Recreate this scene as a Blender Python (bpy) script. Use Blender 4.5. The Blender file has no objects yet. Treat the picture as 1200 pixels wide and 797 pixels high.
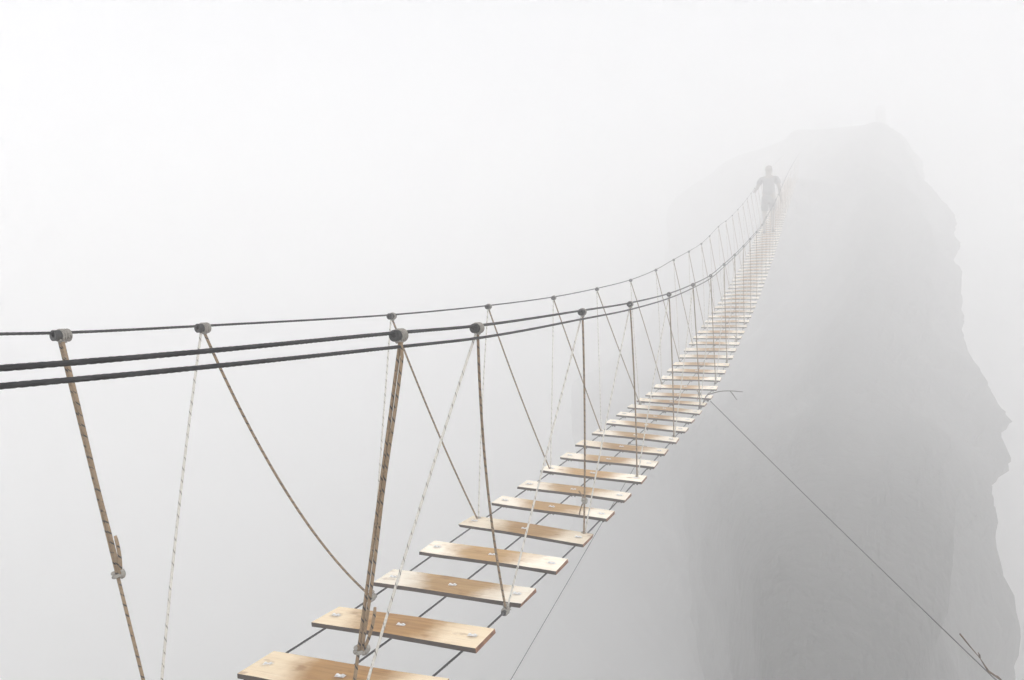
import bpy, bmesh, math, random
from mathutils import Vector, Matrix, noise

random.seed(7)
sc = bpy.context.scene
col = sc.collection
R = math.radians

# ------------------------------------------------------------------ helpers
def tag(o, label=None, cat=None, group=None, kind=None):
    if label: o['label'] = label
    if cat: o['category'] = cat
    if group: o['group'] = group
    if kind: o['kind'] = kind
    return o

def empty(name, loc, label=None, cat=None, group=None, rot=(0, 0, 0)):
    o = bpy.data.objects.new(name, None)
    o.empty_display_size = 0.05
    col.objects.link(o)
    o.location = loc
    o.rotation_euler = rot
    return tag(o, label, cat, group)

def link(name, me, parent=None, loc=None):
    o = bpy.data.objects.new(name, me)
    col.objects.link(o)
    if parent: o.parent = parent
    if loc is not None: o.location = loc
    return o

class MB:
    """collects vertices, faces, uvs and material slots for one mesh"""
    def __init__(s):
        s.v, s.f, s.uv, s.mi, s.sm = [], [], [], [], []
    def face(s, idx, uvs=None, mi=0, smooth=True):
        s.f.append(idx); s.uv.append(uvs or [(0, 0)] * len(idx)); s.mi.append(mi); s.sm.append(smooth)
    def tube(s, pts, rad, seg=8, lobes=0, depth=0.0, twist=0.0, mi=0, caps=True):
        pts = [Vector(p) for p in pts]
        n = len(pts)
        rads = rad if isinstance(rad, (list, tuple)) else [rad] * n
        t0 = (pts[1] - pts[0]).normalized()
        up = Vector((0, 0, 1)) if abs(t0.z) < 0.9 else Vector((1, 0, 0))
        nx = t0.cross(up).normalized()
        base = len(s.v); L = 0.0; us = []
        prev = t0
        for i, p in enumerate(pts):
            if i == 0: t = t0
            elif i == n - 1: t = (pts[i] - pts[i - 1]).normalized()
            else: t = (pts[i + 1] - pts[i - 1]).normalized()
            q = prev.rotation_difference(t)
            nx = (q @ nx); nx = (nx - t * nx.dot(t)).normalized(); prev = t
            ny = t.cross(nx)
            if i: L += (pts[i] - pts[i - 1]).length
            us.append(L)
            for k in range(seg):
                a = 2 * math.pi * k / seg
                r = rads[i]
                if lobes: r *= 1 - depth + depth * abs(math.cos(0.5 * lobes * (a - twist * L)))
                s.v.append(p + nx * (r * math.cos(a)) + ny * (r * math.sin(a)))
        for i in range(n - 1):
            for k in range(seg):
                k2 = (k + 1) % seg
                a, b = base + i * seg + k, base + i * seg + k2
                s.face((a, b, b + seg, a + seg), [(us[i], k / seg), (us[i], (k + 1) / seg), (us[i + 1], (k + 1) / seg), (us[i + 1], k / seg)], mi)
        if caps:
            s.face(tuple(base + k for k in range(seg))[::-1], None, mi, False)
            s.face(tuple(base + (n - 1) * seg + k for k in range(seg)), None, mi, False)
        return s
    def prism(s, c, ax, rad, h, seg=6, mi=0, phase=0.0):
        c = Vector(c); ax = Vector(ax).normalized()
        t = Vector((1, 0, 0)) if abs(ax.x) < 0.9 else Vector((0, 1, 0))
        u = ax.cross(t).normalized(); w = ax.cross(u)
        b = len(s.v)
        for z, rr in ((0, rad), (h * 0.85, rad), (h, rad * 0.86)):
            for k in range(seg):
                a = 2 * math.pi * k / seg + phase
                s.v.append(c + ax * z + u * (rr * math.cos(a)) + w * (rr * math.sin(a)))
        for r in range(2):
            for k in range(seg):
                k2 = (k + 1) % seg
                s.face((b + r * seg + k, b + r * seg + k2, b + (r + 1) * seg + k2, b + (r + 1) * seg + k), None, mi, False)
        s.face(tuple(b + k for k in range(seg))[::-1], None, mi, False)
        s.face(tuple(b + 2 * seg + k for k in range(seg)), None, mi, False)
        return s
    def box(s, x0, x1, y0, y1, z0, z1, mi=0):
        b = len(s.v)
        for z in (z0, z1):
            for (x, y) in ((x0, y0), (x1, y0), (x1, y1), (x0, y1)): s.v.append(Vector((x, y, z)))
        for q in ((3, 2, 1, 0), (4, 5, 6, 7), (0, 1, 5, 4), (1, 2, 6, 5), (2, 3, 7, 6), (3, 0, 4, 7)):
            s.face(tuple(b + i for i in q), None, mi, False)
        return s
    def mesh(s, name, mats, origin=None):
        me = bpy.data.meshes.new(name)
        o = Vector(origin) if origin is not None else Vector((0, 0, 0))
        me.from_pydata([tuple(v - o) for v in s.v], [], s.f)
        uvl = me.uv_layers.new(name='UVMap')
        i = 0
        for uvs in s.uv:
            for u in uvs:
                uvl.data[i].uv = u; i += 1
        me.polygons.foreach_set('material_index', s.mi)
        me.polygons.foreach_set('use_smooth', s.sm)
        for m in (mats if isinstance(mats, (list, tuple)) else [mats]): me.materials.append(m)
        me.update()
        return me

def pl(table, x):
    """smooth (monotone hermite) interpolation of a table of points"""
    n = len(table)
    if x <= table[0][0]:
        sl = (table[1][1] - table[0][1]) / (table[1][0] - table[0][0]); return table[0][1] + sl * (x - table[0][0])
    if x >= table[-1][0]:
        sl = (table[-1][1] - table[-2][1]) / (table[-1][0] - table[-2][0]); return table[-1][1] + sl * (x - table[-1][0])
    i = 0
    while table[i + 1][0] < x: i += 1
    def sec(k): return (table[k + 1][1] - table[k][1]) / (table[k + 1][0] - table[k][0])
    def tan(k):
        if k == 0: return sec(0)
        if k == n - 1: return sec(n - 2)
        return 0.5 * (sec(k - 1) + sec(k))
    h = table[i + 1][0] - table[i][0]; t = (x - table[i][0]) / h
    m0, m1 = tan(i) * h, tan(i + 1) * h
    return ((2 * t ** 3 - 3 * t ** 2 + 1) * table[i][1] + (t ** 3 - 2 * t ** 2 + t) * m0 + (-2 * t ** 3 + 3 * t ** 2) * table[i + 1][1] + (t ** 3 - t ** 2) * m1)

# ------------------------------------------------------------------ materials
def new_mat(name):
    m = bpy.data.materials.new(name); m.use_nodes = True
    nt = m.node_tree; nt.nodes.clear()
    out = nt.nodes.new('ShaderNodeOutputMaterial'); b = nt.nodes.new('ShaderNodeBsdfPrincipled')
    nt.links.new(b.outputs[0], out.inputs['Surface'])
    return m, nt, b
def N(nt, t, **kw):
    n = nt.nodes.new(t)
    for k, v in kw.items():
        if k in n.inputs: n.inputs[k].default_value = v
        else: setattr(n, k, v)
    return n
def math_(nt, op, a, b=None, c=None, clamp=False):
    n = nt.nodes.new('ShaderNodeMath'); n.operation = op; n.use_clamp = clamp
    for i, x in enumerate((a, b, c)):
        if x is None: continue
        if isinstance(x, (int, float)): n.inputs[i].default_value = x
        else: nt.links.new(x, n.inputs[i])
    return n.outputs[0]
def mix(nt, f, a, b, blend='MIX'):
    n = nt.nodes.new('ShaderNodeMix'); n.data_type = 'RGBA'; n.blend_type = blend
    for s, x in (('Factor', f), ('A', a), ('B', b)):
        i = [k for k in n.inputs if k.name == s and k.enabled][0] if s != 'Factor' else n.inputs[0]
        if s == 'A': i = n.inputs[6]
        if s == 'B': i = n.inputs[7]
        if isinstance(x, (int, float)): i.default_value = x
        elif isinstance(x, tuple): i.default_value = (*x, 1)
        else: nt.links.new(x, i)
    return n.outputs[2]
def ramp(nt, f, stops):
    n = nt.nodes.new('ShaderNodeValToRGB'); e = n.color_ramp.elements
    while len(e) < len(stops): e.new(0.5)
    for el, (p, c) in zip(e, stops): el.position = p; el.color = (*c, 1)
    nt.links.new(f, n.inputs[0]); return n.outputs[0]
def smooth(nt, x, a, b):
    n = nt.nodes.new('ShaderNodeMapRange'); n.interpolation_type = 'SMOOTHSTEP'
    nt.links.new(x, n.inputs[0]); n.inputs[1].default_value = a; n.inputs[2].default_value = b
    return n.outputs[0]

def wood_top():
    m, nt, b = new_mat('weathered_plank_wood')
    tc = N(nt, 'ShaderNodeTexCoord'); oi = N(nt, 'ShaderNodeObjectInfo')
    rnd = math_(nt, 'MULTIPLY', oi.outputs['Random'], 40.0)
    def noise4(scale, sx, sy, detail=4.0, rough=0.55, off=0.0):
        mp = N(nt, 'ShaderNodeMapping'); mp.inputs['Scale'].default_value = (sx, sy, 1)
        nt.links.new(tc.outputs['Object'], mp.inputs[0])
        n = N(nt, 'ShaderNodeTexNoise', noise_dimensions='4D'); n.inputs['Scale'].default_value = scale
        n.inputs['Detail'].default_value = detail; n.inputs['Roughness'].default_value = rough
        nt.links.new(mp.outputs[0], n.inputs['Vector'])
        nt.links.new(math_(nt, 'ADD', rnd, off), n.inputs['W'])
        return n.outputs[0]
    sep = N(nt, 'ShaderNodeSeparateXYZ'); nt.links.new(tc.outputs['Object'], sep.inputs[0])
    ax = math_(nt, 'ABSOLUTE', math_(nt, 'ADD', sep.outputs[0], math_(nt, 'MULTIPLY', math_(nt, 'SUBTRACT', oi.outputs['Random'], 0.5), 0.05)))
    blot = noise4(11.0, 0.8, 1.0, 5.0, 0.6, 3.0)
    edge = math_(nt, 'ADD', ax, math_(nt, 'MULTIPLY', math_(nt, 'SUBTRACT', blot, 0.5), 0.17))
    edge = math_(nt, 'SUBTRACT', edge, math_(nt, 'MULTIPLY', sep.outputs[1], 0.35))
    worn = math_(nt, 'SUBTRACT', 1.0, smooth(nt, edge, 0.075, 0.225))
    grain = noise4(26.0, 0.16, 3.2, 6.0, 0.65, 9.0)
    fine = noise4(90.0, 0.08, 2.5, 3.0, 0.6, 14.0)
    pale = mix(nt, smooth(nt, grain, 0.30, 0.80), (0.95, 0.905, 0.81), (0.87, 0.775, 0.63))
    brown = mix(nt, smooth(nt, grain, 0.28, 0.74), (0.51, 0.33, 0.15), (0.34, 0.20, 0.080))
    c = mix(nt, worn, pale, brown)
    c = mix(nt, math_(nt, 'MULTIPLY', smooth(nt, fine, 0.55, 0.75), 0.28), c, (0.33, 0.18, 0.08))
    stain = smooth(nt, noise4(17.0, 0.7, 1.4, 3.0, 0.55, 21.0), 0.58, 0.72)
    c = mix(nt, math_(nt, 'MULTIPLY', stain, 0.5), c, (0.26, 0.125, 0.045))
    # a few knots
    mp = N(nt, 'ShaderNodeMapping'); mp.inputs['Scale'].default_value = (7, 14, 7)
    nt.links.new(tc.outputs['Object'], mp.inputs[0])
    vo = N(nt, 'ShaderNodeTexVoronoi', voronoi_dimensions='4D'); vo.inputs['Scale'].default_value = 1.0
    nt.links.new(mp.outputs[0], vo.inputs['Vector']); nt.links.new(rnd, vo.inputs['W'])
    kn = math_(nt, 'SUBTRACT', 1.0, smooth(nt, vo.outputs['Distance'], 0.10, 0.2))
    c = mix(nt, math_(nt, 'MULTIPLY', kn, 0.6), c, (0.30, 0.15, 0.055))
    # hairline cracks along the grain and a dirty ring round each fixing
    crack = smooth(nt, noise4(60.0, 0.035, 3.0, 2.0, 0.5, 31.0), 0.685, 0.72)
    c = mix(nt, math_(nt, 'MULTIPLY', crack, 0.65), c, (0.10, 0.05, 0.022))
    y2 = math_(nt, 'POWER', math_(nt, 'ABSOLUTE', sep.outputs[1]), 2.0)
    d1 = math_(nt, 'ADD', math_(nt, 'POWER', math_(nt, 'ABSOLUTE', math_(nt, 'SUBTRACT', math_(nt, 'ABSOLUTE', sep.outputs[0]), 0.255)), 2.0), y2)
    d2 = math_(nt, 'ADD', math_(nt, 'POWER', math_(nt, 'ABSOLUTE', sep.outputs[0]), 2.0), y2)
    dd = math_(nt, 'ADD', math_(nt, 'SQRT', math_(nt, 'MINIMUM', d1, d2)), math_(nt, 'MULTIPLY', math_(nt, 'SUBTRACT', blot, 0.5), 0.04))
    ring = math_(nt, 'SUBTRACT', 1.0, smooth(nt, dd, 0.008, 0.026))
    c = mix(nt, math_(nt, 'MULTIPLY', ring, 0.42), c, (0.20, 0.12, 0.065))
    # tone differs from board to board
    hv = N(nt, 'ShaderNodeHueSaturation'); nt.links.new(c, hv.inputs['Color'])
    nt.links.new(math_(nt, 'MULTIPLY_ADD', oi.outputs['Random'], 0.22, 0.88), hv.inputs['Value'])
    nt.links.new(mix(nt, 1.0, hv.outputs[0], oi.outputs['Color'], 'MULTIPLY'), b.inputs['Base Color'])
    b.inputs['Roughness'].default_value = 0.82; b.inputs['Specular IOR Level'].default_value = 0.2
    bp = N(nt, 'ShaderNodeBump'); bp.inputs['Strength'].default_value = 0.35; bp.inputs['Distance'].default_value = 0.002
    nt.links.new(math_(nt, 'ADD', grain, fine), bp.inputs['Height']); nt.links.new(bp.outputs[0], b.inputs['Normal'])
    return m

def simple(name, c1, c2, scale=30.0, rough=0.7, metal=0.0, bump=0.2, dist=0.002, lo=0.35, hi=0.65):
    m, nt, b = new_mat(name)
    tc = N(nt, 'ShaderNodeTexCoord')
    n = N(nt, 'ShaderNodeTexNoise'); n.inputs['Scale'].default_value = scale; n.inputs['Detail'].default_value = 5
    nt.links.new(tc.outputs['Object'], n.inputs['Vector'])
    nt.links.new(mix(nt, smooth(nt, n.outputs[0], lo, hi), c1, c2), b.inputs['Base Color'])
    b.inputs['Roughness'].default_value = rough; b.inputs['Metallic'].default_value = metal
    bp = N(nt, 'ShaderNodeBump'); bp.inputs['Strength'].default_value = bump; bp.inputs['Distance'].default_value = dist
    nt.links.new(n.outputs[0], bp.inputs['Height']); nt.links.new(bp.outputs[0], b.inputs['Normal'])
    return m

def rope_mat(name, c1, c2, fleck, pitch=0.026, width=0.17):
    """braided cord: u runs along the rope in metres, v around it; a dark tracer yarn spirals round"""
    m, nt, b = new_mat(name)
    uv = N(nt, 'ShaderNodeUVMap'); sep = N(nt, 'ShaderNodeSeparateXYZ'); nt.links.new(uv.outputs[0], sep.inputs[0])
    u, v = sep.outputs[0], sep.outputs[1]
    tc = N(nt, 'ShaderNodeTexCoord')
    n = N(nt, 'ShaderNodeTexNoise'); n.inputs['Scale'].default_value = 60; n.inputs['Detail'].default_value = 3
    nt.links.new(tc.outputs['Object'], n.inputs['Vector'])
    n2 = N(nt, 'ShaderNodeTexNoise'); n2.inputs['Scale'].default_value = 5
    nt.links.new(tc.outputs['Object'], n2.inputs['Vector'])
    ph = math_(nt, 'FRACT', math_(nt, 'ADD', math_(nt, 'DIVIDE', u, pitch), v))
    fl = math_(nt, 'LESS_THAN', math_(nt, 'ABSOLUTE', math_(nt, 'SUBTRACT', ph, 0.5)), width / 2)
    fl = math_(nt, 'MULTIPLY', fl, smooth(nt, n.outputs[0], 0.36, 0.5))
    c = mix(nt, math_(nt, 'ADD', math_(nt, 'MULTIPLY', n.outputs[0], 0.6), math_(nt, 'MULTIPLY', n2.outputs[0], 0.5), clamp=True), c1, c2)
    # fine braid
    br = math_(nt, 'MULTIPLY', math_(nt, 'SINE', math_(nt, 'MULTIPLY', math_(nt, 'ADD', math_(nt, 'DIVIDE', u, 0.016), math_(nt, 'MULTIPLY', v, 2.0)), 6.2832)),
               math_(nt, 'SINE', math_(nt, 'MULTIPLY', math_(nt, 'SUBTRACT', math_(nt, 'DIVIDE', u, 0.016), math_(nt, 'MULTIPLY', v, 2.0)), 6.2832)))
    c = mix(nt, fl, c, fleck)
    nt.links.new(c, b.inputs['Base Color'])
    b.inputs['Roughness'].default_value = 0.85
    bp = N(nt, 'ShaderNodeBump'); bp.inputs['Strength'].default_value = 0.5; bp.inputs['Distance'].default_value = 0.002
    nt.links.new(br, bp.inputs['Height']); nt.links.new(bp.outputs[0], b.inputs['Normal'])
    return m

M = {}
M['wood'] = wood_top()
M['edge'] = simple('dark_plank_edge', (0.055, 0.030, 0.016), (0.032, 0.017, 0.009), 25, 0.7)  # long sides and undersides get a darker brown than the tops
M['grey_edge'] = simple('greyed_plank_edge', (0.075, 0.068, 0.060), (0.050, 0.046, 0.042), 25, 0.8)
M['end'] = simple('sawn_plank_end', (0.30, 0.13, 0.055), (0.16, 0.06, 0.025), 40, 0.75)
M['cable'] = simple('dark_steel_cable', (0.028, 0.028, 0.030), (0.012, 0.012, 0.013), 40, 0.55, 0.3)
M['wire'] = simple('thin_steel_wire', (0.035, 0.035, 0.037), (0.02, 0.02, 0.02), 40, 0.6, 0.3)
M['sleeve'] = simple('black_plastic_hose', (0.035, 0.036, 0.036), (0.016, 0.016, 0.016), 60, 0.5)
M['zinc'] = simple('zinc_plated_steel', (0.86, 0.86, 0.86), (0.7, 0.7, 0.72), 80, 0.32, 0.55, 0.05)
M['rust'] = simple('dull_bolt_steel', (0.10, 0.085, 0.07), (0.05, 0.04, 0.035), 80, 0.6, 0.4)
M['brown'] = rope_mat('brown_braided_rope', (0.46, 0.335, 0.205), (0.155, 0.095, 0.045), (0.018, 0.014, 0.012))  # the browner of the two rope tones
M['pale'] = rope_mat('pale_braided_rope', (0.78, 0.76, 0.72), (0.60, 0.57, 0.51), (0.17, 0.155, 0.14), 0.03, 0.12)
M['lash'] = rope_mat('pale_lashing_cord', (0.46, 0.44, 0.40), (0.21, 0.195, 0.165), (0.2, 0.18, 0.16), 0.02, 0.1)
M['twig'] = simple('dry_twig_bark', (0.11, 0.085, 0.06), (0.05, 0.04, 0.03), 60, 0.9)
M['stem'] = simple('dry_brown_stem', (0.17, 0.11, 0.07), (0.07, 0.045, 0.03), 60, 0.9)
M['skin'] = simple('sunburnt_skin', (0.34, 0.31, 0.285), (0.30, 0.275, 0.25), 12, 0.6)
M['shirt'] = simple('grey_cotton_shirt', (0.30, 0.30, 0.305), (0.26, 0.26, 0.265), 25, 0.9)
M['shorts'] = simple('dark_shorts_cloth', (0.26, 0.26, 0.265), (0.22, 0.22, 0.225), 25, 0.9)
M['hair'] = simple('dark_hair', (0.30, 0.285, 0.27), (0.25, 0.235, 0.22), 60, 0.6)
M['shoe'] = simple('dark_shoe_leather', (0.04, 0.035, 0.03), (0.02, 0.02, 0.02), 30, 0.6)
M['stone'] = simple('grey_monument_stone', (0.06, 0.058, 0.055), (0.04, 0.039, 0.037), 5, 0.9)

def rock_mat():
    m, nt, b = new_mat('grey_limestone_rock')
    tc = N(nt, 'ShaderNodeTexCoord')
    a = N(nt, 'ShaderNodeTexNoise'); a.inputs['Scale'].default_value = 0.35; a.inputs['Detail'].default_value = 8; a.inputs['Roughness'].default_value = 0.6
    g = N(nt, 'ShaderNodeTexNoise'); g.inputs['Scale'].default_value = 4.0; g.inputs['Detail'].default_value = 8
    nt.links.new(tc.outputs['Object'], a.inputs['Vector']); nt.links.new(tc.outputs['Object'], g.inputs['Vector'])
    c = mix(nt, smooth(nt, a.outputs[0], 0.35, 0.65), (0.055, 0.054, 0.051), (0.040, 0.040, 0.038))
    c = mix(nt, math_(nt, 'MULTIPLY', smooth(nt, g.outputs[0], 0.55, 0.7), 0.6), c, (0.075, 0.073, 0.07))
    nt.links.new(c, b.inputs['Base Color']); b.inputs['Roughness'].default_value = 0.95
    bp = N(nt, 'ShaderNodeBump'); bp.inputs['Strength'].default_value = 0.7; bp.inputs['Distance'].default_value = 0.15
    nt.links.new(g.outputs[0], bp.inputs['Height']); nt.links.new(bp.outputs[0], b.inputs['Normal'])
    return m
M['rock'] = rock_mat()
M['ledge'] = simple('pale_limestone_ledge', (0.42, 0.41, 0.38), (0.30, 0.29, 0.27), 1.2, 0.95, 0, 0.6, 0.05)
M['ground'] = simple('valley_ground', (0.42, 0.42, 0.40), (0.32, 0.33, 0.29), 0.08, 0.95, 0, 0.3, 0.5)

# ------------------------------------------------------------------ the bridge's shape
# y is the distance along the view axis of a station on the bridge's centre line (camera at the origin, metres)
ANG = R(24.27)
UX, UY = math.sin(ANG), math.cos(ANG)
END = 33.0
def cx(y): return -1.324 + 0.4508 * y
DECK = [(-8, -0.74), (-5, -0.93), (-2, -1.02), (0, -1.003), (1.5, -0.928), (1.9, -0.905), (2.15, -0.899), (3.0, -0.852), (3.61, -0.805), (4.22, -0.750), (4.83, -0.688), (5.43, -0.622),
        (6.04, -0.556), (6.35, -0.522), (6.65, -0.472), (6.96, -0.402), (7.56, -0.279), (8.17, -0.128), (8.78, 0.022), (9.39, 0.178), (10.0, 0.333), (10.6, 0.503)]
def deckz(y):
    if y > 10.6:
        t = min(y - 10.6, 8.0); u = max(0.0, y - 18.6)
        return 0.503 + 0.275 * t + 0.0062 * t * t + 0.345 * u - 0.0012 * u * u
    return pl(DECK, y)
ROLL = [(0.5, -4.2), (1.86, -4.0), (2.09, -3.0), (2.4, -2.1), (2.7, -0.2), (3.0, 1.4), (3.6, 1.8), (4.2, 1.7), (4.6, 2.2), (4.9, 2.7), (5.2, 3.0), (5.6, 2.8), (6.0, 2.5), (6.35, 1.3), (6.65, 0.2), (7.2, 0.8), (7.6, 0.3), (9.0, 0.5), (10.5, 0.0), (40, 0.0)]
def rollr(y): return R(pl(ROLL, y)) if y > 0.5 else R(-3.6)
def slope(y): return (deckz(y + 0.15) - deckz(y - 0.15)) / 0.3 * UY
def P(y, lat, dz=0.0):
    return Vector((cx(y) + lat * UY, y - lat * UX, deckz(y) - lat * math.sin(rollr(y)) + dz))
RAIL_L = [(-8, 0.32), (-4, 0.06), (-1, -0.04), (0.5, -0.018), (1.25, 0.0115), (1.41, 0.0167), (1.77, 0.04), (2.62, 0.1025), (3.43, 0.181), (4.31, 0.282), (5.18, 0.404), (6.13, 0.555), (7.10, 0.749), (7.98, 0.96),
          (8.92, 1.18), (9.88, 1.42), (10.64, 1.65), (11.58, 1.955), (12.8, 2.29)]
RAIL_R = [(-8, 0.32), (-4, 0.06), (-1, -0.055), (0.3, -0.050), (0.92, -0.0315), (1.64, 0.016), (1.98, 0.038), (2.79, 0.114), (3.48, 0.181), (4.45, 0.294), (5.38, 0.43), (6.34, 0.592), (7.22, 0.792), (8.10, 1.0),
          (9.02, 1.229), (9.86, 1.448), (10.84, 1.703), (11.89, 1.99), (12.8, 2.29)]
def railz(side, y):
    if y > 12.8: return deckz(y) + (2.29 - deckz(12.8))
    return pl(RAIL_R if side > 0 else RAIL_L, y)
SPR_R = [(0, 0.37), (3.2, 0.37), (4.4, 0.34), (5.4, 0.318), (6.4, 0.30), (40, 0.30)]
def spread(side, y):
    if side < 0: return -0.38
    if y < 0: return 0.37
    i = 0
    while SPR_R[i + 1][0] < y: i += 1
    a, b = SPR_R[i], SPR_R[i + 1]
    return a[1] + (b[1] - a[1]) * (y - a[0]) / (b[0] - a[0])
def rail(side, y, dz=0.0, de=0.0):
    e = spread(side, y) + de
    return Vector((cx(y) + e * UY, y - e * UX, railz(side, y) + dz))
def stations(a, b):
    out = []; y = a
    while y < b:
        out.append(y)
        y += 0.006 if 0.3 < y < 4.0 else (0.03 if 4.0 <= y < 9 else 0.12)
    out.append(b)
    return out

# ------------------------------------------------------------------ cables
LOW = [(-8, 0.02), (0, 0.017), (0.9, 0.0195), (1.7, 0.031), (3, 0.032), (5, 0.027), (40, 0.026)]
def cable(name, fn, a, b, rad, label, seg=18, lobes=6):
    me = MB().tube([fn(y) for y in stations(a, b)], rad, seg, lobes, 0.36, 85.0).mesh(name, M['cable'], fn(3.0))
    return tag(link(name, me, None, fn(3.0)), label, 'cable')
cable('handrail_cable', lambda y: rail(-1, y), -8, END + 1.0, 0.0037, 'thin single dark steel cable, the left handrail, farthest of the three upper cables')
cable('handrail_cable', lambda y: rail(1, y), -8, END + 1.0, 0.0042, 'thick dark steel cable threaded through the hose sleeves of the right handrail')
cable('handrail_cable', lambda y: rail(1, y, -pl(LOW, y), 0.006), -8, END + 1.0, 0.0040, 'thick bare dark steel cable just below the right handrail, without sleeves')
for lat, txt in ((-0.255, 'dark steel cable under the left ends of the planks'), (0.0, 'dark steel cable under the middle of the planks'), (0.255, 'dark steel cable under the right ends of the planks')):
    cable('deck_cable', lambda y, l=lat: P(y, l, -0.0215), -8, END + 0.8, 0.0036, txt, 12, 6)

# ------------------------------------------------------------------ planks
LEN, BRD, THK = 0.60, 0.135, 0.015
def board_mesh(seed, fine=True):
    rng = random.Random(seed)
    bm = bmesh.new()
    bmesh.ops.create_cube(bm, size=1.0)
    for v in bm.verts:
        v.co = Vector((v.co.x * LEN, v.co.y * BRD, v.co.z * THK - THK / 2))
        v.co.x += rng.uniform(-0.004, 0.004); v.co.y += rng.uniform(-0.003, 0.003)
    if fine:
        bmesh.ops.subdivide_edges(bm, edges=[e for e in bm.edges if abs(e.verts[0].co.x - e.verts[1].co.x) > 0.3], cuts=9)
        for v in bm.verts:
            v.co.z += 0.0016 * math.sin(v.co.x * 9 + seed) + rng.uniform(-0.0003, 0.0003)
            v.co.y += rng.uniform(-0.0009, 0.0009)
        sharp = [e for e in bm.edges if len(e.link_faces) == 2 and e.calc_face_angle() > 0.7]
        bmesh.ops.bevel(bm, geom=sharp, offset=0.0016, segments=2, affect='EDGES', profile=0.6)
    bm.normal_update()
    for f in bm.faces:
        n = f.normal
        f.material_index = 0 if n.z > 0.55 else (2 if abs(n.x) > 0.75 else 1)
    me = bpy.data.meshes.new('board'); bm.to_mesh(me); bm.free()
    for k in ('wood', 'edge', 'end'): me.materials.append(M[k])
    return me
boards = [board_mesh(s) for s in range(9)]
def bolt_geo(mb, x, nuts):
    for s in (-1, 1):
        mb.tube([(x + s * 0.0085, 0, 0.0062), (x + s * 0.0085, 0, 0.0)], 0.0024, 6)
        mb.tube([(x + s * 0.0085, 0, -0.0152), (x + s * 0.0085, 0, -0.040)], 0.0026, 6, mi=1)
        if nuts: mb.prism((x + s * 0.0085, 0, 0.0016), (0, 0, 1), 0.0052, 0.0034, 6)
        mb.prism((x + s * 0.0085, 0, -0.0365), (0, 0, 1), 0.0056, 0.0052, 6, 1)
    mb.box(x - 0.0150, x + 0.0150, -0.0062, 0.0062, 0.0004, 0.0016)          # plate on the board
    mb.box(x - 0.0150, x + 0.0150, -0.0085, 0.0085, -0.0312, -0.0268, 1)     # saddle gripping the cable
    return mb
clamp_me = bolt_geo(MB(), 0, False).mesh('cable_clamp', (M['zinc'], M['rust']))
clamp_nut_me = bolt_geo(MB(), 0, True).mesh('cable_clamp', (M['zinc'], M['rust']))
nut_me = MB().prism((0, 0, 0.0016), (0, 0, 1), 0.0052, 0.0034, 6).mesh('nut', M['zinc'])
def far_plank_mesh(seed):
    me0 = board_mesh(seed, False)
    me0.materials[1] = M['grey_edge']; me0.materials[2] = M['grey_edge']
    return me0
far_boards = [far_plank_mesh(100 + s) for s in range(5)]

ORD = ['', 'first', 'second', 'third', 'fourth', 'fifth', 'sixth', 'seventh', 'eighth', 'ninth', 'tenth', 'eleventh', 'twelfth', 'thirteenth', 'fourteenth', 'fifteenth', 'sixteenth', 'seventeenth', 'eighteenth', 'nineteenth', 'twentieth',
       'twenty-first', 'twenty-second', 'twenty-third', 'twenty-fourth', 'twenty-fifth', 'twenty-sixth', 'twenty-seventh', 'twenty-eighth', 'twenty-ninth', 'thirtieth']
SPECIAL = {1: 'cream wooden plank cut off by the bottom edge, nearest of all the planks',
           2: 'second plank from the bottom edge, behind the knot of the doubled brown rope',
           3: 'third plank from the bottom, its right end beside the nearest rope tie',
           4: 'pale-ended brown-centred plank, fourth from the bottom edge',
           15: 'fifteenth plank from the bottom edge, just on the near side of the forked twig',
           16: 'plank where the black guy wire and the forked twig meet its right end'}
GP = 'planks of the hanging bridge deck'
NPL = int((END - 1.483) / 0.3039)
for n in range(-2, NPL + 1):
    y = 1.483 + 0.3039 * n + BRD / 2 * UY + random.uniform(-0.012, 0.012)
    pos = P(y, 0.03 if n == 1 else random.uniform(-0.004, 0.004))
    th = -ANG + R(random.uniform(-0.7, 0.7))
    mrot = (Matrix.Rotation(th, 3, 'Z') @ Matrix.Rotation(math.atan(slope(y)) + R(random.uniform(-0.8, 0.8)), 3, 'X') @ Matrix.Rotation(rollr(y), 3, 'Y')).to_euler()
    if n < 1: lab = 'pale plank lying below the bottom edge, nearer than the cut-off plank'
    elif n in SPECIAL: lab = SPECIAL[n]
    elif n <= 30: lab = 'weathered plank with a brown worn middle, %s counting up from the bottom edge' % ORD[n]
    elif n <= 54: lab = 'thin pale plank on the steep foggy stretch between the thirtieth plank and the walker'
    else: lab = 'dim plank lost in fog at or beyond the walking person'
    if n <= 30:
        r = empty('bridge_plank', pos, lab, 'plank', GP, mrot)
        bo = link('board', boards[(n * 4) % 9], r)
        bo.scale = (random.uniform(0.992, 1.01), random.uniform(0.955, 1.045), 1)
        bo.color = (0.86, 0.76, 0.62, 1) if n <= 2 else ((0.93, 0.88, 0.80, 1) if n % 5 == 0 else (1, 0.985, 0.96, 1))
        for x in (-0.255, 0.0, 0.255):
            c = link('cable_clamp', clamp_me if n <= 12 else clamp_nut_me, r, (x, 0, 0))
            c.rotation_euler.z = R(random.uniform(-8, 8)) if n <= 12 else 0
            if n <= 12:
                for s in (-1, 1):
                    k = link('nut', nut_me, c, (s * 0.0085, 0, 0)); k.rotation_euler.z = random.uniform(0, 1)
    else:
        o = link('bridge_plank', far_boards[n % 5], None, pos)
        o.rotation_euler = mrot
        tag(o, lab, 'plank', GP)

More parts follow.
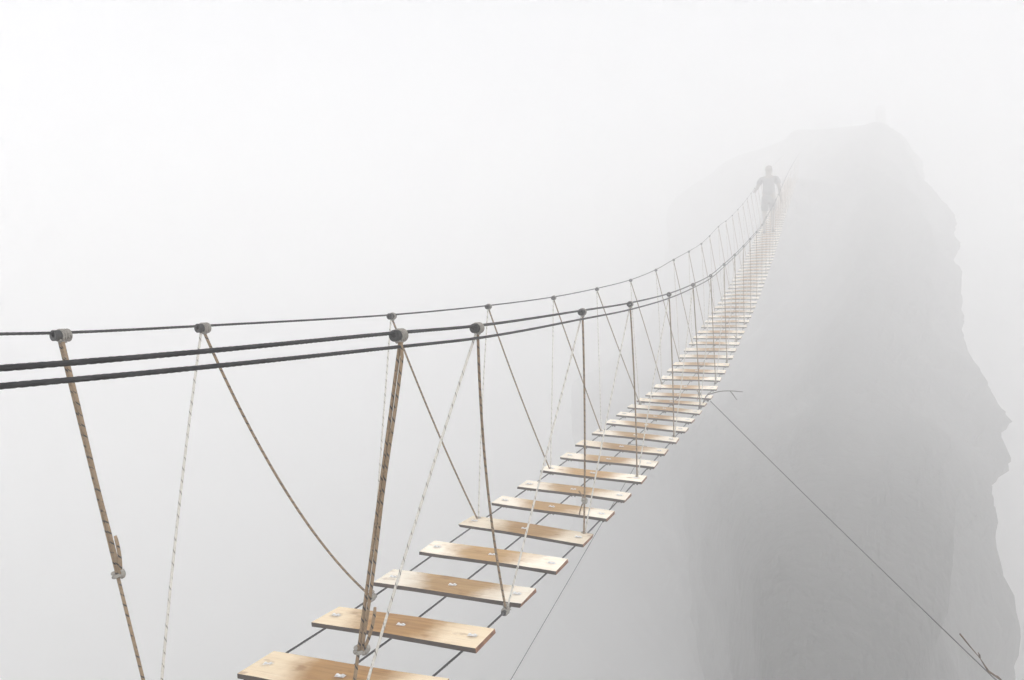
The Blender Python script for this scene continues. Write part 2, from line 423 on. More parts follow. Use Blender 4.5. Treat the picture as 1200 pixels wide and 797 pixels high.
# ------------------------------------------------------------------ rope hangers on the handrails
def helix(c, ax, rad, turns, pitch, steps=14, ph=0.0):
    c = Vector(c); ax = Vector(ax).normalized()
    t = Vector((0, 0, 1)) if abs(ax.z) < 0.9 else Vector((1, 0, 0))
    u = ax.cross(t).normalized(); w = ax.cross(u)
    n = int(turns * steps) + 1
    return [c + ax * (pitch * (i / steps - turns / 2)) + u * (rad * math.cos(2 * math.pi * i / steps + ph)) + w * (rad * math.sin(2 * math.pi * i / steps + ph)) for i in range(n)]
def bez(a, b, bow, n):
    a, b = Vector(a), Vector(b)
    return [a.lerp(b, i / n) + Vector(bow) * (4 * (i / n) * (1 - i / n)) for i in range(n + 1)]
def blob(mb, c, axes, seg=12, ring=8, seed=0):
    b = len(mb.v); c = Vector(c)
    for i in range(ring + 1):
        ph = math.pi * i / ring
        for k in range(seg):
            a = 2 * math.pi * k / seg
            d = Vector((math.sin(ph) * math.cos(a), math.sin(ph) * math.sin(a), math.cos(ph)))
            q = 1 + 0.16 * noise.noise(d * 1.7 + Vector((seed, seed * 2, 0)))
            mb.v.append(c + axes[0] * (d.x * q) + axes[1] * (d.y * q) + axes[2] * (d.z * q))
    for i in range(ring):
        for k in range(seg):
            k2 = (k + 1) % seg
            mb.face((b + i * seg + k, b + i * seg + k2, b + (i + 1) * seg + k2, b + (i + 1) * seg + k), [(0.01 * i, k / seg)] * 4)
    return mb
def sleeve_mesh(c, t, far):
    mb = MB(); seg = 20 if not far else 10
    L, r1, r0 = 0.036, 0.0122, 0.0056
    up = Vector((0, 0, 1)); u = t.cross(up).normalized(); w = t.cross(u)
    prof = []
    nn = 22 if not far else 2
    for i in range(nn + 1):
        x = -L / 2 + L * i / nn
        prof.append((x, r1 * (1 + (0.045 * math.cos(i * math.pi) if not far else 0))))
    prof += [(L / 2, r0), (-L / 2, r0)]
    b = len(mb.v)
    for (x, r) in prof:
        for k in range(seg):
            a = 2 * math.pi * k / seg
            mb.v.append(c + t * x + u * (r * math.cos(a)) + w * (r * math.sin(a)))
    m = len(prof)
    for i in range(m):
        j = (i + 1) % m
        for k in range(seg):
            k2 = (k + 1) % seg
            mb.face((b + i * seg + k, b + j * seg + k, b + j * seg + k2, b + i * seg + k2), None, 0, i < nn)
    return mb

RR = 0.0040
def hanger(side, yc, ya, yp, label, group, level, knot=None, double=False, bow=None):
    """level 0 near .. 2 far; ya = deck tie of the brown rope, yp = tie of the pale rope"""
    c0 = rail(side, yc); t = (rail(side, yc + 0.05) - rail(side, yc - 0.05)).normalized()
    c = c0 + Vector((0, 0, -0.006))
    r = empty('rope_hanger', c, label, 'rope hanger', group)
    far = level == 2
    link('sleeve', sleeve_mesh(c, t, far).mesh('sleeve', M['sleeve'], c), r)
    low = c + Vector((0, 0, -0.015))
    outw = Vector((UY, -UX, 0)) * side
    seg = 10 if level < 2 else 6
    if not far:
        mb = MB()
        mb.tube(helix(c + t * 0.006, t, 0.0130, 4.3 if yc < 2.2 else 2.2, 0.0056, 20, 0.6 * yc), 0.0024, 8)
        mb.tube(helix(low + t * 0.005 + Vector((0, 0, 0.004)), Vector((0.2, 0.1, 1)), 0.0056, 1.8, 0.0056, 12, yc), 0.0038, 8)
        link('lashing', mb.mesh('lashing', M['lash'], c), r)
    nst = 26 if level == 0 else (16 if level == 1 else 6)
    tie = P(ya, side * 0.257, -0.0195)
    bw = Vector(bow) if bow else Vector((random.uniform(-.008, .008), random.uniform(-.01, .01), random.uniform(-0.012, 0)))
    if double:
        # two strands run side by side down to a half hitch, one goes on to the deck
        a0, a1 = low + outw * 0.004, tie
        k = knot
        kp = a0.lerp(a1, k)
        sd = (a1 - a0).normalized().cross(Vector((UY, -UX, 0))).normalized()
        sd = Vector((UX, UY, 0)) * -1 if side > 0 else Vector((UX, UY, 0))
        lat = Vector((UY, -UX, 0))
        main = [a0.lerp(a1, i / 40) for i in range(41)]
        link('rope', MB().tube(main, RR, seg).mesh('rope', M['brown'], c), r)
        off = lat * 0.0094
        second = [low + off * 0.7] + [a0.lerp(a1, q) + off * (1.0 + 0.15 * math.sin(q * 14)) for q in [k * i / 22 for i in range(1, 22)]] + [kp + off * 0.9]
        link('rope', MB().tube(second, RR, seg).mesh('rope', M['brown'], c), r)
        dn = (a1 - a0).normalized()
        kn = MB().tube(helix(kp + off * 0.3, dn, 0.0098, 1.6, 0.0085, 18, 1.0), 0.0045, 8)
        kn.tube(bez(kp + off * 1.5 + dn * 0.004, kp + off * 2.3 - dn * 0.016, lat * 0.006, 6), [0.0045, 0.005, 0.005, 0.005, 0.0046, 0.0042, 0.004], 8)
        link('knot', kn.mesh('knot', M['lash'], c), r)
        tl = MB().tube(bez(kp + off * 1.2, kp + off * 2.9 - dn * 0.100, lat * 0.006, 10), [RR] * 10 + [RR * 0.8], 8)
        o = link('rope_tail', tl.mesh('rope_tail', M['brown'], c), r)
    else:
        pts = bez(low + t * 0.006, tie, bw, nst)
        link('rope', MB().tube(pts, RR if level < 2 else RR * 0.95, seg).mesh('rope', M['brown'], c), r)
        if knot is not None:
            i = max(1, int(knot * nst)); kp = pts[i]; dn = (pts[i + 1] - pts[i - 1]).normalized()
            kn = MB().tube(helix(kp, dn, 0.0090, 2.2, 0.0085, 14), 0.0050, 8)
            kn.tube(helix(kp, Vector((UY, -UX, 0.3)), 0.0105, 1.0, 0.004, 14), 0.0050, 8)
            link('knot', kn.mesh('knot', M['lash'], c), r)
            ld = Vector((-UY, UX, 0))
            tl = MB().tube(bez(kp, kp + ld * 0.026 - dn * 0.045, (0, 0, 0.002), 5), RR * 0.8, 7)
            o = link('rope_tail', tl.mesh('rope_tail', M['brown'], c), r)
            tl = MB().tube(bez(kp, kp + ld * 0.022 + dn * 0.075, ld * 0.004, 5), RR * 0.8, 7)
            o = link('rope_tail', tl.mesh('rope_tail', M['brown'], c), r)
    if yp is not None:
        tp = P(yp, side * 0.259, -0.0195)
        b2 = Vector((random.uniform(-.01, .01), random.uniform(-.03, .0), random.uniform(-0.02, 0)))
        link('rope', MB().tube(bez(low - t * 0.006, tp, b2, nst), 0.0034, seg).mesh('rope', M['pale'], c), r)
    # tie round the deck cable
    if not far:
        tc = (P(ya + 0.05, side * 0.255, -0.0215) - P(ya - 0.05, side * 0.255, -0.0215)).normalized()
        mb = MB().tube(helix(P(ya, side * 0.255, -0.0215), tc, 0.0092, 3.0, 0.0080, 14), 0.0042, 7)
        mb.tube(helix(P(ya, side * 0.257, -0.002), Vector((0, 0, 1)), 0.0075, 1.5, 0.008, 14), 0.004, 7)
        link('hose_piece', MB().tube([P(ya - 0.017, side * 0.255, -0.0225), P(ya + 0.017, side * 0.255, -0.0225)], 0.0085, 10).mesh('hose_piece', M['sleeve'], c), r)
        link('deck_tie', mb.mesh('deck_tie', M['lash'], c), r)
    return r

RC = [1.64, 1.98, 2.79, 3.48, 4.45, 5.38, 6.34, 7.22, 8.10, 9.02, 9.86, 10.84, 11.89, 12.82]
RA = [1.60, 2.374, 3.12, 4.0, 4.98, 6.05, 6.94, 7.76, 8.62]
LC = [1.41, 1.77, 2.62, 3.43, 4.31, 5.18, 6.13, 7.10, 7.98, 8.92, 9.88, 10.64, 11.58, 12.5]
LA = [1.55, 2.34, 3.11, 3.97, 4.92, 5.99, 6.83, 7.73, 8.52]
for lst in (RC, LC):
    while lst[-1] < END - 1.2: lst.append(lst[-1] + 0.93)
for ca, aa in ((RC, RA), (LC, LA)):
    while len(aa) < len(ca): aa.append(ca[len(aa)] + 0.5)
RL = {0: 'doubled brown rope hanger on the right handrail, knotted low in front of the second plank',
      1: 'right handrail hanger with bowed brown rope to the third plank, pale strand slanting left',
      2: 'right handrail hanger with a bushy knot and two loose tails on its brown rope',
      3: 'fourth rope hanger of the right handrail, just beyond the bushy knotted one'}
LL = {0: 'doubled brown rope hanger at the far left, hitched well above the bottom edge',
      1: 'left handrail hanger, brown rope slanting to the third plank, pale one dropping left',
      2: 'rope hanger on the left handrail whose sleeve sits just above a big right-hand sleeve',
      3: 'rope hanger on the left handrail, fourth sleeve from the left edge'}
def hang_label(side, i):
    d = RL if side > 0 else LL
    nm = 'right' if side > 0 else 'left'
    if i in d: return d[i]
    if i < 14: return 'thin rope hanger on the %s handrail, %s sleeve counting from the near end' % (nm, ORD[i + 1])
    return 'faint rope hanger deep in the fog on the %s handrail, beyond the counted sleeves' % nm
GR, GL = 'rope hangers of the right handrail', 'rope hangers of the left handrail'
for side, C_, A_, G_ in ((1, RC, RA, GR), (-1, LC, LA, GL)):
    for i, yc in enumerate(C_):
        lv = 0 if yc < 5.0 else (1 if yc < 10 else 2)
        kw = {}
        if i == 0: kw = dict(double=True, knot=0.735 if side > 0 else 0.575)
        if side < 0 and i == 1: kw = dict(bow=(-0.012, -0.01, -0.068))
        if side < 0 and i == 2: kw = dict(bow=(-0.004, 0, -0.018))
        if side > 0 and i == 1: kw = dict(bow=(-0.018, 0.0, 0.0))
        if side > 0 and i == 2: kw = dict(knot=0.83)
        if side > 0 and i == 5: kw = dict(knot=0.93)
        if side > 0 and i == 8: kw = dict(knot=0.94)
        hanger(side, yc, A_[i], A_[i - 1] if i else None, hang_label(side, i), G_, lv, **kw)

# ------------------------------------------------------------------ guy wires, twig, stem
gp = P(6.33, 0.30, -0.022)
ge = Vector((2.745, 3.20, -2.05))
def sagline(a, b, sag, n=60):
    return [a.lerp(b, i / n) + Vector((0, 0, -sag * 4 * (i / n) * (1 - i / n))) for i in range(n + 1)]
w1 = MB().tube(sagline(gp, ge, 0.015), 0.0036, 8, 4, 0.15, 120)
w1.tube(helix(gp + Vector((-0.02, 0.01, 0.006)), Vector((UX, UY, 0.1)), 0.009, 3, 0.007), 0.0030, 6)
tag(link('guy_wire', w1.mesh('guy_wire', M['wire'], gp), None, gp), 'black guy wire slanting from the right deck edge to the lower right corner', 'wire')
ga = P(4.75, 0.12, -0.03); gb = Vector((-0.34, 2.72, -1.93))
w2 = MB().tube(sagline(ga, gb, 0.0), 0.0016, 6)
w2.tube(helix(P(4.75, 0.0, -0.0215), Vector((UX, UY, 0.08)), 0.0075, 2, 0.006), 0.0016, 6)
w2.tube([P(4.75, 0.0, -0.028), ga], 0.0016, 6)
tag(link('guy_wire', w2.mesh('guy_wire', M['wire'], ga), None, ga), 'very thin grey wire dropping steeply from under the deck to the bottom edge', 'wire')

tb = P(6.12, 0.262, -0.02)
tw = MB()
def px(u, v, d): return Vector(((u - 600) / 800 * d, d, (398.5 - v) / 800 * d))
main = [tb, tb + Vector((0.035, -0.01, 0.085)), tb + Vector((0.085, -0.02, 0.110)), tb + Vector((0.155, -0.03, 0.128)), tb + Vector((0.235, -0.035, 0.132)), tb + Vector((0.30, -0.04, 0.128)), tb + Vector((0.345, -0.04, 0.124))]
sm = []
for i in range(len(main) - 1):
    for k in range(4):
        a, b = main[i], main[i + 1]; p0 = main[max(0, i - 1)]; p3 = main[min(len(main) - 1, i + 2)]
        q = k / 4
        sm.append(0.5 * ((2 * a) + (b - p0) * q + (2 * p0 - 5 * a + 4 * b - p3) * q * q + (3 * a - p0 - 3 * b + p3) * q ** 3))
sm.append(main[-1])
tw.tube(sm, [0.0046 - 0.0016 * i / len(sm) for i in range(len(sm))], 7)
fk = main[4]
tw.tube([fk, fk + Vector((0.022, -0.01, -0.030)), fk + Vector((0.056, -0.012, -0.078))], [0.0036, 0.0036, 0.0026], 6)
tw.tube([sm[3], sm[3] + Vector((0.03, 0.0, 0.045)), sm[3] + Vector((0.045, 0, 0.05))], [0.003, 0.0026, 0.002], 6)
tag(link('twig', tw.mesh('twig', M['twig'], tb), None, tb), 'forked dry twig sticking out sideways beyond the right edge of the deck', 'twig')

# dry stem rooted on the near ledge
rng = random.Random(3)
def stem_path(base, tip, n=22):
    out = []
    for i in range(n + 1):
        q = i / n
        p = base.lerp(tip, q)
        w = 0.022 * noise.noise(Vector((q * 11, 1.3, 0.4))) + 0.012 * noise.noise(Vector((q * 22, 5.3, 0.4)))
        out.append(p + Vector((w, w * 0.4, w * 0.7)) * min(1, 4 * (1 - q)))
    return out
sb = Vector((2.38, 2.50, -1.95)); st = px(1125, 743, 2.28)
pth = stem_path(sb, st)
stm = MB().tube(pth, [0.0068 * (1 - 0.72 * i / 22) + 0.0011 * math.sin(i * 2.1) for i in range(23)], 8)
for i in (9, 12, 14, 16, 18, 20):
    a = pth[i]; d = (pth[i] - pth[i - 1]).normalized()
    s = Vector((rng.uniform(-1, 1), rng.uniform(-1, 1), 0.3)).normalized()
    stm.tube([a, a + d * 0.012 + s * 0.0045, a + d * 0.022 + s * 0.005], [0.0032, 0.0028, 0.001], 6)
tag(link('dry_stem', stm.mesh('dry_stem', M['stem'], sb), None, sb), 'brown knobbly dry plant stem beside the guy wire at the lower right corner', 'dry plant')

# ------------------------------------------------------------------ the walker
def skin_mesh(name, verts, edges, radii, mat, root=0, sub=2):
    me = bpy.data.meshes.new(name + '_cage'); me.from_pydata(verts, edges, [])
    ob = bpy.data.objects.new(name + '_cage', me); col.objects.link(ob)
    ob.modifiers.new('Skin', 'SKIN').use_smooth_shade = True
    for i, rr in enumerate(radii):
        me.skin_vertices[0].data[i].radius = rr if isinstance(rr, tuple) else (rr, rr)
        me.skin_vertices[0].data[i].use_root = (i == root)
    s = ob.modifiers.new('Sub', 'SUBSURF'); s.levels = sub; s.render_levels = sub
    dg = bpy.context.evaluated_depsgraph_get(); dg.update()
    out = bpy.data.meshes.new_from_object(ob.evaluated_get(dg))
    out.name = name
    bpy.data.objects.remove(ob); bpy.data.meshes.remove(me)
    out.materials.clear(); out.materials.append(mat)
    for p in out.polygons: p.use_smooth = True
    return out
class Sk:
    def __init__(s): s.v, s.e, s.r = [], [], []
    def add(s, p, r, parent=None):
        s.v.append(p); s.r.append(r); i = len(s.v) - 1
        if parent is not None: s.e.append((parent, i))
        return i
    def chain(s, parent, items):
        for p, r in items: parent = s.add(p, r, parent)
        return parent
yp = 17.72
pp = P(yp, 0.0, 0.004)
per = empty('person', pp, 'person walking away along the bridge in short sleeves and knee-length shorts, dim in the fog', 'person', None, (0, 0, -ANG))
fz = lambda y: deckz(yp + y * UY) - deckz(yp) + 0.035     # deck height under a foot
k = Sk()
pel = k.add((0, 0, 0.96), (0.155, 0.11))
wa = k.add((0, 0.01, 1.10), (0.140, 0.10), pel); ch = k.add((0, 0.02, 1.28), (0.165, 0.115), wa)
sh = k.add((0, 0.015, 1.41), (0.135, 0.095), ch); nk = k.add((0, 0.03, 1.50), (0.056, 0.058), sh)
hd0 = k.add((0.0, 0.045, 1.575), (0.070, 0.082), nk); hd1 = k.add((0.0, 0.045, 1.66), (0.077, 0.094), hd0); hd2 = k.add((0, 0.04, 1.725), (0.055, 0.068), hd1)
k.chain(hd0, [((0, 0.125, 1.60), 0.020), ((0, 0.148, 1.605), 0.012)])                      # nose
for s in (-1, 1): k.chain(hd0, [((s * 0.070, 0.045, 1.62), 0.020), ((s * 0.088, 0.035, 1.63), 0.013)])   # ears
LEGS = {-1: [(-0.088, 0.0, 0.88), (-0.100, 0.05, 0.52), (-0.098, -0.02, 0.12)], 1: [(0.088, 0.0, 0.88), (0.098, 0.13, 0.56), (0.092, 0.16, 0.17)]}
for s in (-1, 1):
    h, kn, an = LEGS[s]
    f = fz(an[1]) - 0.02
    a = k.add(h, 0.092, pel)
    mid = tuple((h[i] + kn[i]) / 2 for i in range(3)); a = k.add(mid, 0.080, a)
    a = k.add(kn, 0.058, a)
    cf = tuple(kn[i] * 0.68 + an[i] * 0.32 for i in range(3)); a = k.add((cf[0], cf[1] - 0.015, cf[2]), 0.056, a)
    a = k.add((an[0], an[1], f + 0.08), 0.036, a)
    a = k.add((an[0], an[1] + 0.06, f + 0.045), 0.036, a); a = k.add((an[0] + s * 0.01, an[1] + 0.16, f + 0.035), 0.028, a)
# arms: the left hand grips the handrail, the right arm hangs
ARMS = {-1: [(-0.195, 0.01, 1.405), (-0.285, -0.03, 1.17), (-0.372, 0.16, 1.14)], 1: [(0.195, 0.01, 1.405), (0.262, -0.035, 1.13), (0.288, 0.06, 0.885)]}
for s in (-1, 1):
    S0, E0, W0 = [Vector(q) for q in ARMS[s]]
    a = k.add(tuple(S0 * 0.62 + Vector((0, 0.01, 1.40)) * 0.38), 0.078, sh)
    a = k.add(tuple(S0), 0.062, a); a = k.add(tuple(S0.lerp(E0, 0.5)), 0.052, a); a = k.add(tuple(E0), 0.041, a)
    a = k.add(tuple(E0.lerp(W0, 0.4)), 0.041, a); a = k.add(tuple(W0), 0.026, a)
    d = (W0 - E0).normalized()
    if s < 0: d = Vector((0.02, 0.95, 0.25)).normalized()
    pal = W0 + d * 0.055
    a = k.add(tuple(pal), (0.034, 0.020) if s > 0 else (0.034, 0.020), a)
    side_ = Vector((0, 0.8, -0.1)) if s > 0 else Vector((0.95, 0, 0.1))
    curl = Vector((-0.012, 0, 0)) if s > 0 else Vector((0, 0, -0.045))
    for j, ln in enumerate((0.068, 0.076, 0.071, 0.056)):
        o = side_ * (0.027 - 0.018 * j)
        b0 = pal + o + d * 0.030
        k.chain(a, [(tuple(b0), 0.0095), (tuple(b0 + d * ln * 0.5 + curl * 0.25), 0.0085), (tuple(b0 + d * ln * 0.8 + curl), 0.0075)])
    th_ = pal + side_ * 0.035 - d * 0.02
    k.chain(a, [(tuple(th_), 0.011), (tuple(th_ + side_ * 0.016 + d * 0.035 + curl * 0.4), 0.009)])
link('body', skin_mesh('body', k.v, k.e, k.r, M['skin'], 0), per)
q = Sk()
a = q.add((0, 0.0, 0.90), (0.180, 0.138)); b_ = q.add((0, 0.01, 1.12), (0.160, 0.118), a); c_ = q.add((0, 0.02, 1.28), (0.184, 0.134), b_); d_ = q.add((0, 0.015, 1.415), (0.150, 0.108), c_); q.add((0, 0.025, 1.475), (0.068, 0.070), d_)
for s in (-1, 1):
    S0, E0, W0 = [Vector(z) for z in ARMS[s]]
    i = q.add(tuple(S0 * 0.62 + Vector((0, 0.01, 1.40)) * 0.38), 0.092, d_); i = q.add(tuple(S0), 0.080, i); q.add(tuple(S0.lerp(E0, 0.62)), 0.074, i)
link('shirt', skin_mesh('shirt', q.v, q.e, q.r, M['shirt'], 0), per)
q = Sk()
a = q.add((0, 0.0, 1.02), (0.165, 0.122)); b_ = q.add((0, 0, 0.93), (0.176, 0.13), a)
for s in (-1, 1):
    h, kn, an = LEGS[s]
    i = q.add((h[0], h[1], 0.84), 0.112, b_); m_ = [h[z] * 0.45 + kn[z] * 0.55 for z in range(3)]
    i = q.add(tuple(m_), 0.100, i); q.add(tuple(h[z] * 0.08 + kn[z] * 0.92 for z in range(3)), 0.094, i)
link('shorts', skin_mesh('shorts', q.v, q.e, q.r, M['shorts'], 0), per)
hb = MB(); blob(hb, (0, 0.030, 1.668), (Vector((0.086, 0, 0)), Vector((0, 0.098, 0)), Vector((0, 0, 0.092))), 20, 12, 3)
link('hair', hb.mesh('hair', M['hair']), per)
for s in (-1, 1):
    an = LEGS[s][2]; f = fz(an[1]) - 0.02
    sbm = MB(); blob(sbm, (an[0] + s * 0.004, an[1] + 0.065, f + 0.026), (Vector((0.048, 0, 0)), Vector((0, 0.142, 0.03)), Vector((0, 0, 0.044))), 16, 10, 5 + s)
    link('shoe', sbm.mesh('shoe', M['shoe']), per)

# ------------------------------------------------------------------ rock
# the far pinnacle, a fin of rock: per height the nose (x, y), the right edge (x, y), width of the left flank and depth behind
RINGS = [(-42, 16, 40, 38, 60, 0, -2, -6, 1.2), (-24, 10, 24, 24, 36, 1, 2, -2, 1.1), (-14, 5.5, 13, 16, 24, 0.8, 1.7, 1.6, 1), (-9, 3.0, 6.8, 13.8, 20, 0.95, 2.1, 3.4, 1), (-7.2, 2.75, 6.2, 13.2, 19, 0.9, 2.0, 3.3, 1), (-6, 2.65, 5.9, 12.7, 18.6, 0.9, 2.0, 3.2, 1),
         (-5.2, 2.7, 6.1, 12.3, 18.6, 0.88, 1.95, 3.1, 1), (-4.4, 2.8, 6.6, 12.9, 19.4, 0.88, 1.95, 3.1, 1), (-3.4, 3.05, 7.3, 15.6, 22.4, 0.95, 2.1, 3.4, 1), (-2.9, 4.0, 9.3, 16.1, 23.2, 0.95, 2.0, 3.5, 1), (-2.4, 5.3, 11.8, 16.8, 24, 0.9, 1.8, 3.2, 1), (-1.6, 7.0, 15.2, 16.8, 25, 0.9, 1.6, 3.0, 1), (0, 8.8, 18.3, 17.0, 26, 0.8, 1.4, 2.8, 1), (2, 11, 21.6, 18.7, 29, 0.7, 1.4, 2.5, 1),
         (5, 13.6, 26, 21.7, 34, 0.4, 0.8, 1.8, 1), (8.5, 16, 31, 23.2, 39, -0.4, -0.6, 0.2, 0.9), (11.5, 19, 36, 25.3, 44, -1.4, -2.4, -3, 0.6), (12.4, 20.7, 40, 25.0, 44, -3.0, -3.5, -3.4, 0.35), (12.95, 20.9, 41.2, 24.6, 44, -3.1, -3.3, -3.0, 0.24), (13.2, 21.6, 42.4, 24.0, 44, -3.0, -2.8, -2.2, 0.10)]
for _i, _r in enumerate(RINGS):                        # the upper part stands farther off
    _k = 1.0 + 0.12 * max(0.0, min(1.0, (_r[0] + 3.2) / 3.0)) + 0.06 * max(0.0, min(1.0, (_r[0] - 1.0) / 12.0))
    RINGS[_i] = tuple(q * _k for q in _r[:8]) + (_r[8],)
def ringv(z, j): return pl([(r[0], r[j]) for r in RINGS], z)
def outline(z, m):
    xf, yf, xr, yr, f1, f2, f3, ds = [ringv(z, j) for j in range(1, 9)]
    nose = Vector((xf, yf)); right = Vector((xr, yr)); d = right - nose
    bl = 0.02 + 0.06 * max(0.0, min(1.0, (z + 3) / 5))
    mid = nose + d * 0.5 + Vector((d.y, -d.x)) * bl
    q1 = nose + d * 0.2 + Vector((d.y, -d.x)) * (0.03 + bl * 0.6)
    k = [nose, q1, mid, right, right + Vector((-0.6 - 0.5 * ds, 14 * ds)), Vector((xf + 3, yf + 48 * ds)), Vector((xf + f3 * 1.4 - 3 * ds, yf + 38 * ds)), Vector((xf + f3, yf + 22 * ds)), Vector((xf + f2, yf + 11 * ds)), Vector((xf + f1, yf + 4.5 * ds))]
    share = [18, 26, 34, 22, 16, 14, 14, 26, 26, 24]
    out = []
    n = len(k)
    for i in range(n):
        p0, p1, p2, p3 = k[i - 1], k[i], k[(i + 1) % n], k[(i + 2) % n]
        for t in range(share[i]):
            q = t / share[i]
            out.append(0.5 * ((2 * p1) + (p2 - p0) * q + (2 * p0 - 5 * p1 + 4 * p2 - p3) * q * q + (3 * p1 - p0 - 3 * p2 + p3) * q ** 3))
    return out
mb = MB()
zs = []
z = -29.5
while z < 15.0:
    zs.append(z); z += 0.26 if z > -9 else 0.9
zs += [15.15, 15.3, 15.45, 15.56]
for z in zs:
    ol = outline(z, 0)
    seg = len(ol)
    
    for kk in range(seg):
        x, y = ol[kk]
        tg = ol[(kk + 1) % seg] - ol[kk - 1]
        nrm = Vector((tg.y, -tg.x, 0)).normalized()
        p = Vector((x, y, z))
        wt = 0.48 if 48 <= kk <= 116 else (0.2 if kk < 36 or kk > 128 else 0.4)      # the exposed right side is the most broken
        d = 0.9 * wt * noise.noise(p * 0.16) + 0.7 * wt * noise.noise(p * 0.42 + Vector((9, 3, 1))) + (0.05 + 0.22 * wt) * noise.noise(p * 1.1 + Vector((1, 7, 5))) + 0.08 * noise.noise(p * 2.7)
        d += 0.2 * noise.noise(Vector((x * 0.05, y * 0.05, z * 0.9)))       # bedding ledges
        sc_ = min(1.0, (15.96 - z) / 3.5, 0.35 + max(0.0, y - 6) * 0.05)
        mb.v.append(p + nrm * (d - 0.1) * sc_ + Vector((0, 0, 0.25 * noise.noise(p * 0.5))))
for i in range(len(zs) - 1):
    for kk in range(seg):
        k2 = (kk + 1) % seg
        mb.face((i * seg + kk, i * seg + k2, (i + 1) * seg + k2, (i + 1) * seg + kk), None, 0, False)
mb.face(tuple(kk for kk in range(seg))[::-1], None, 0, False); mb.face(tuple((len(zs) - 1) * seg + kk for kk in range(seg)), None, 0, False)
tag(link('cliff', mb.mesh('cliff', M['rock'])), kind='structure')

# landing rock that carries the far end of the bridge
def boulder(name, c, ax, seed, amp=0.3, nu=64, nv=40, flat=None, mat='rock'):
    b = MB(); c = Vector(c)
    for i in range(nv + 1):
        ph = math.pi * i / nv
        for kk in range(nu):
            a = 2 * math.pi * kk / nu
            d = Vector((math.sin(ph) * math.cos(a), math.sin(ph) * math.sin(a), math.cos(ph)))
            qd = 1 + amp * noise.noise(d * 1.6 + Vector((seed, 0, 0))) + amp * 0.5 * noise.noise(d * 4 + Vector((0, seed, 0))) + amp * 0.25 * noise.noise(d * 10)
            v = c + Vector((d.x * ax[0] * qd, d.y * ax[1] * qd, d.z * ax[2] * qd))
            if flat is not None:
                top = flat(v)
                if v.z > top: v.z = top + 0.05 * noise.noise(v * 2.0)
            b.v.append(v)
    for i in range(nv):
        for kk in range(nu):
            k2 = (kk + 1) % nu
            b.face((i * nu + kk, (i + 1) * nu + kk, (i + 1) * nu + k2, i * nu + k2), None, 0, False)
    return tag(link(name, b.mesh(name, M[mat])), kind='structure')
ez = deckz(END)
boulder('cliff_shoulder', (cx(END) + 4.4, END + 4.6, ez - 7.0), (5.2, 5.4, 9.0), 4.2, 0.16, 90, 60, lambda v: ez - 0.12 + 0.30 * max(0, v.y - END - 1))
# the ledge the photograph was taken from, below and behind the frame
boulder('rock_ledge', (0.6, -3.2, -13.0), (6.5, 7.2, 14.5), 8.1, 0.16, 90, 60, lambda v: -1.72 - 0.13 * max(0, v.y), 'ledge')

# valley floor
gs = MB(); n = 60; S = 190.0
for i in range(n + 1):
    for j in range(n + 1):
        x, y = -S + 2 * S * i / n, -S + 2 * S * j / n
        gs.v.append(Vector((x, y, -26 + 2.0 * noise.noise(Vector((x * 0.03, y * 0.03, 0))))))
for i in range(n):
    for j in range(n):
        a = i * (n + 1) + j
        gs.face((a, a + n + 1, a + n + 2, a + 1))
tag(link('ground', gs.mesh('ground', M['ground'])), kind='structure')

# stone post on the summit
sp = Vector((27.65, 51.2, 15.1))
po = empty('stone_post', sp, 'narrow upright stone post standing on the fog-covered summit', 'post')
pm = MB().box(-0.7, 0.7, -0.7, 0.7, -1.6, 0.3); pm.box(-0.52, 0.52, -0.52, 0.52, 0.3, 0.5)
link('plinth', pm.mesh('plinth', M['stone']), po)
sm_ = MB(); sm_.prism((0, 0, 0.5), (0, 0, 1), 0.36, 1.95, 4, 0, math.pi / 4)
link('shaft', sm_.mesh('shaft', M['stone']), po)

# ------------------------------------------------------------------ fog
DENS = 0.055
hz = MB().box(-196, 196, -196, 196, -31.0, 19.5)
m = bpy.data.materials.new('fog_air'); m.use_nodes = True; nt = m.node_tree; nt.nodes.clear()
out = nt.nodes.new('ShaderNodeOutputMaterial'); pv = nt.nodes.new('ShaderNodeVolumePrincipled')
pv.inputs['Color'].default_value = (0.998, 0.998, 0.999, 1); pv.inputs['Density'].default_value = DENS; pv.inputs['Anisotropy'].default_value = 0.0
nt.links.new(pv.outputs[0], out.inputs['Volume'])
tag(link('haze', hz.mesh('haze', m)), kind='stuff')

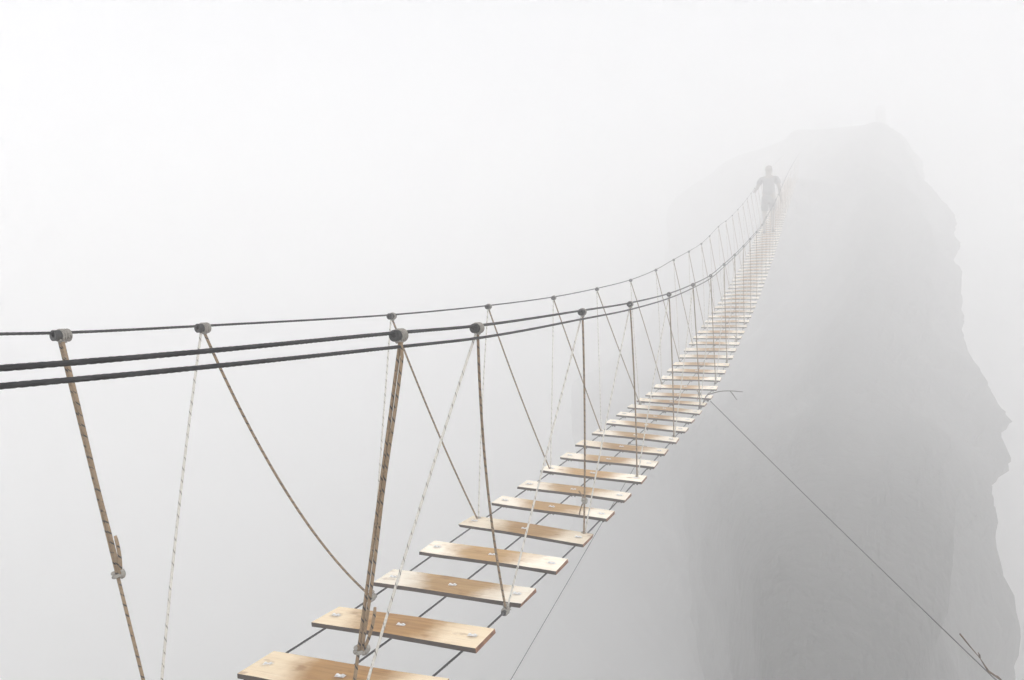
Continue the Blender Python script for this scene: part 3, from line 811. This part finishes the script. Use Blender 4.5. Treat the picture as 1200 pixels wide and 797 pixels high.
# ------------------------------------------------------------------ light
SUN_EL, SUN_AZ = R(52), R(150)      # azimuth clockwise from +y: behind the camera, to the right
w = bpy.data.worlds.new('World'); sc.world = w; w.use_nodes = True; nt = w.node_tree; nt.nodes.clear()
out = nt.nodes.new('ShaderNodeOutputWorld'); bg = nt.nodes.new('ShaderNodeBackground')
sky = nt.nodes.new('ShaderNodeTexSky'); sky.sky_type = 'NISHITA'; sky.sun_disc = False
sky.sun_elevation = SUN_EL; sky.sun_rotation = SUN_AZ; sky.air_density = 1.0; sky.dust_density = 4.0; sky.ozone_density = 1.0
hs = nt.nodes.new('ShaderNodeHueSaturation'); hs.inputs['Saturation'].default_value = 0.30
nt.links.new(sky.outputs[0], hs.inputs['Color']); nt.links.new(hs.outputs[0], bg.inputs['Color'])
bg.inputs['Strength'].default_value = 0.12
nt.links.new(bg.outputs[0], out.inputs['Surface'])
sd = bpy.data.lights.new('sun', 'SUN'); sd.energy = 1.5; sd.angle = R(20); sd.color = (1.0, 0.985, 0.96)
so = bpy.data.objects.new('sun', sd); col.objects.link(so)
dv = Vector((math.sin(SUN_AZ) * math.cos(SUN_EL), math.cos(SUN_AZ) * math.cos(SUN_EL), math.sin(SUN_EL)))
so.rotation_euler = dv.to_track_quat('Z', 'Y').to_euler(); so.location = dv * 60

# ------------------------------------------------------------------ camera and render settings
cd = bpy.data.cameras.new('camera'); cam = bpy.data.objects.new('camera', cd); col.objects.link(cam)
cd.lens = 24.0; cd.sensor_width = 36.0; cd.clip_start = 0.05; cd.clip_end = 2000
cam.location = (0, 0, 0); cam.rotation_euler = (R(90), 0, 0)
sc.camera = cam
sc.view_settings.view_transform = 'Standard'; sc.view_settings.look = 'None'; sc.view_settings.gamma = 1.0; sc.view_settings.use_curve_mapping = False
sc.view_settings.exposure = 0.64
cy = sc.cycles
cy.max_bounces = 44; cy.diffuse_bounces = 3; cy.glossy_bounces = 2; cy.transmission_bounces = 2; cy.volume_bounces = 40
cy.use_denoising = True; cy.sample_clamp_indirect = 6.0; cy.use_adaptive_sampling = True; cy.adaptive_threshold = 0.03
